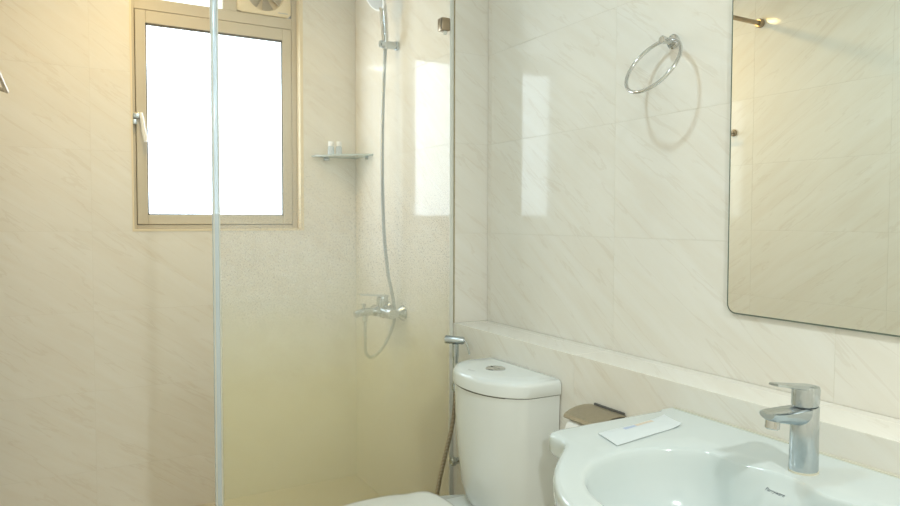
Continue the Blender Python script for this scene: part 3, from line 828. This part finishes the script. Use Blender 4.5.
# the maker's script on the bowl below the tap
def text_mesh(name, s, size, shear, org, xdir, nor, mat, parent, offset=0.0004, onto=None):
    cu = bpy.data.curves.new('txt', 'FONT'); cu.body = s; cu.size = size; cu.shear = shear
    cu.align_x = 'CENTER'; cu.align_y = 'CENTER'; cu.extrude = 0.00012
    o = bpy.data.objects.new('txt', cu); COL.objects.link(o)
    dg = bpy.context.evaluated_depsgraph_get()
    me = bpy.data.meshes.new_from_object(o.evaluated_get(dg))
    bpy.data.objects.remove(o)
    nor = Vector(nor).normalized(); x = Vector(xdir); x = (x - nor * x.dot(nor)).normalized(); y = nor.cross(x)
    mw = Matrix(((x.x, y.x, nor.x, 0), (x.y, y.y, nor.y, 0), (x.z, y.z, nor.z, 0), (0, 0, 0, 1)))
    mw.translation = Vector(org) + nor * offset
    me.transform(mw)
    if onto is not None:      # lay the print onto the curved glaze
        for v in me.vertices:
            h_, _, _, _ = onto.ray_cast(v.co + nor * 0.02, -nor)
            if h_ is not None:
                v.co = h_ + nor * 0.0004
    org_p = Vector((0, 0, 0)); q = parent
    while q is not None: org_p += Vector(q.location); q = q.parent
    me.transform(Matrix.Translation(-org_p))
    me.materials.clear(); me.materials.append(mat)
    t = bpy.data.objects.new(name, me); COL.objects.link(t); t.parent = parent
    return t
hit, nr, _, _ = basin_bvh.ray_cast(Vector((1.071, 0.748, BZ + 0.2)), Vector((0, 0, -1)))
if nr.z < 0: nr = -nr
tx = text_mesh('printed_mark', 'Parryware', 0.0088, 0.35, hit, (0, -1, 0), nr, M['ink_navy'], ba, 0.0016, basin_bvh)
text_mesh('printed_mark', 'Parryware', 0.007, 0.3, (1.075, 1.775, 0.8138), (0.3, -1, 0), (-0.05, 0, 1), M['ink_grey'], to, 0.0012)

# ------------------------------------------------------------------ basin tap
FX, FY = 1.135, 0.738
tp = thing('basin_tap', 'chrome single-lever mixer tap standing on the washbasin', 'tap', (FX, FY, BZ))
bm = bmesh.new()
def ell(cx, cy, z, a, b, n=32, tilt=0.0):
    return [(cx + a * math.cos(2 * PI * k / n), cy + b * math.sin(2 * PI * k / n), z + tilt * a * math.cos(2 * PI * k / n)) for k in range(n)]
wput('base_ring', loft(bmesh.new(), [ell(FX, FY, BZ - 0.001, 0.0262, 0.0242), ell(FX, FY, BZ + 0.003, 0.0262, 0.0242)]), M['caulk'], tp)
loft(bm, [ell(FX, FY, BZ + 0.0025, 0.025, 0.0232), ell(FX, FY, BZ + 0.006, 0.0255, 0.0236), ell(FX, FY, BZ + 0.06, 0.0248, 0.0228), ell(FX + 0.001, FY, BZ + 0.114, 0.0244, 0.0225, tilt=0.10), ell(FX + 0.001, FY, BZ + 0.116, 0.0230, 0.0212, tilt=0.10)])
wput('body', bm, M['chrome_worn'], tp)
bm = bmesh.new()
rr = []
for q in range(13):     # spout: flat-topped, rounded belly, flaring to a blunt tip
    t = q / 12
    x = FX + 0.004 - 0.108 * t
    hw = 0.0205 + 0.0015 * math.sin(PI * t) - (0.006 if q == 12 else (0.002 if q == 11 else 0))
    zt = BZ + 0.113 + 0.004 * t; dp = 0.034 * (1 - t) + 0.014 * t
    if q == 12: dp *= 0.7
    ring = []
    for k in range(16):
        a = PI * k / 15
        ring.append((x, FY + hw * math.cos(a), zt - dp * math.sin(a) ** 0.8))
    ring += [(x, FY - hw * 0.8, zt + 0.002), (x, FY - hw * 0.4, zt + 0.0), (x, FY, zt - 0.001), (x, FY + hw * 0.4, zt + 0.0), (x, FY + hw * 0.8, zt + 0.002)]
    rr.append(ring)
loft(bm, rr)
spo = wput('spout', bm, M['chrome_worn'], tp, 45)
wput('aerator', lathe(bmesh.new(), [(0, -0.004), (0.012, -0.004), (0.012, 0.014), (0.010, 0.016), (0, 0.016)], (FX - 0.088, FY, BZ + 0.104), (-0.12, 0, -1), 20), M['chrome'], tp)
bm = bmesh.new()
loft(bm, [ell(FX + 0.001, FY, BZ + 0.1180, 0.0225, 0.0208, tilt=0.10), ell(FX + 0.001, FY, BZ + 0.1200, 0.0242, 0.0222, tilt=0.10), ell(FX + 0.002, FY, BZ + 0.146, 0.0246, 0.0226, tilt=-0.02), ell(FX + 0.002, FY, BZ + 0.1515, 0.0232, 0.0212, tilt=-0.05), ell(FX + 0.002, FY, BZ + 0.1535, 0.012, 0.012, tilt=-0.05)])
lv = wput('lever_hub', bm, M['chrome_worn'], tp)
bm = bmesh.new()
rr = []
for q in range(11):
    t = q / 10
    x = FX + 0.012 - 0.100 * t; hw = 0.0175 - 0.004 * t - (0.004 if q == 10 else 0); z = BZ + 0.1475 + 0.017 * t; th = 0.0105 - 0.006 * t
    rr.append([(x, FY - hw, z - th * .3), (x, FY - hw * .7, z - th / 2), (x, FY + hw * .7, z - th / 2), (x, FY + hw, z - th * .3), (x, FY + hw * .9, z + th * .4), (x, FY + hw * .4, z + th / 2), (x, FY - hw * .4, z + th / 2), (x, FY - hw * .9, z + th * .4)])
wput('lever', loft(bm, rr), M['chrome_worn'], lv)

# ------------------------------------------------------------------ sachet on the basin deck
sa = thing('paper_sachet', 'flat white paper toiletry sachet with faint print lying on the washbasin deck', 'sachet', (1.055, 1.049, BZ))
A0, B0, C0, D0 = (Vector((0.957, 1.074)), Vector((0.939, 0.998)), Vector((1.153, 1.029)), Vector((1.171, 1.096)))
def sp_pt(u, v): return A0.lerp(D0, u).lerp(B0.lerp(C0, u), v)
bm = bmesh.new()
NU, NV = 20, 8
top = []; bot = []
for i in range(NU + 1):
    rt_, rb_ = [], []
    for j in range(NV + 1):
        u, v = i / NU, j / NV
        p = sp_pt(u, v)
        puff = (max(0.0, math.sin(PI * u)) ** 0.5) * (math.sin(PI * v) ** 0.6 if 0 < v < 1 else 0)
        curl = 0.004 * max(0, (u - 0.8) / 0.2) ** 2
        rt_.append(bm.verts.new((p.x, p.y, BZ + 0.0018 + curl + 0.0055 * puff + 0.0006 * math.sin(9 * u + 4 * v))))
        rb_.append(bm.verts.new((p.x, p.y, BZ + 0.0006 + curl)))
    top.append(rt_); bot.append(rb_)
for i in range(NU):
    for j in range(NV):
        bm.faces.new((top[i][j], top[i + 1][j], top[i + 1][j + 1], top[i][j + 1]))
        bm.faces.new((bot[i][j], bot[i][j + 1], bot[i + 1][j + 1], bot[i + 1][j]))
for i in range(NU):
    bm.faces.new((top[i][0], bot[i][0], bot[i + 1][0], top[i + 1][0])); bm.faces.new((top[i][NV], top[i + 1][NV], bot[i + 1][NV], bot[i][NV]))
for j in range(NV):
    bm.faces.new((top[0][j], top[0][j + 1], bot[0][j + 1], bot[0][j])); bm.faces.new((top[NU][j], bot[NU][j], bot[NU][j + 1], top[NU][j + 1]))
sb = BVHTree.FromBMesh(bm)
wput('paper_wrap', bm, M['sachet'], sa, 60)
def patch(name, u0, u1, v0, v1, mat):
    bm = bmesh.new(); n, m_ = 8, 4; g_ = []
    for i in range(n + 1):
        row = []
        for j in range(m_ + 1):
            p = sp_pt(u0 + (u1 - u0) * i / n, v0 + (v1 - v0) * j / m_)
            h_, _, _, _ = sb.ray_cast(Vector((p.x, p.y, BZ + 0.1)), Vector((0, 0, -1)))
            row.append(bm.verts.new((p.x, p.y, h_.z + 0.0003)))
        g_.append(row)
    for i in range(n):
        for j in range(m_):
            bm.faces.new((g_[i][j], g_[i + 1][j], g_[i + 1][j + 1], g_[i][j + 1]))
    wput(name, bm, mat, sa)
patch('printed_patch', 0.30, 0.48, 0.18, 0.36, M['ink_blue'])
patch('printed_patch', 0.47, 0.74, 0.15, 0.36, M['ink_orange'])

# ------------------------------------------------------------------ ceiling downlights and one added fill lamp
def downlight(d, label):
    x, y, z = d['loc']
    t = thing('downlight', label, 'light', (x, y, ZC), 'ceiling downlights')
    wput('trim_ring', lathe(bmesh.new(), [(0.060, 0.0), (0.075, 0.0), (0.075, -0.006), (0.068, -0.010), (0.060, -0.008), (0.060, 0.0)], (x, y, ZC), (0, 0, 1), 40), M['white'], t)
    wput('lens', lathe(bmesh.new(), [(0, -0.001), (0.060, -0.001), (0.060, -0.006), (0, -0.007)], (x, y, ZC), (0, 0, 1), 40), M['white'], t)
    ld = bpy.data.lights.new('downlight_lamp', 'AREA')
    ld.shape = 'DISK'; ld.size = d['size']; ld.energy = d['power']; ld.color = d['col']
    lo = bpy.data.objects.new('downlight_lamp', ld); COL.objects.link(lo)
    lo.parent = t; lo.location = (0, 0, z - ZC)
downlight(DRY_LAMP, 'round recessed ceiling downlight above the washbasin and toilet')
downlight(SHOWER_LAMP, 'round recessed warm ceiling downlight above the shower')
downlight(FILL_LAMP, 'added ceiling fill lamp behind the viewer, in a round downlight fitting')
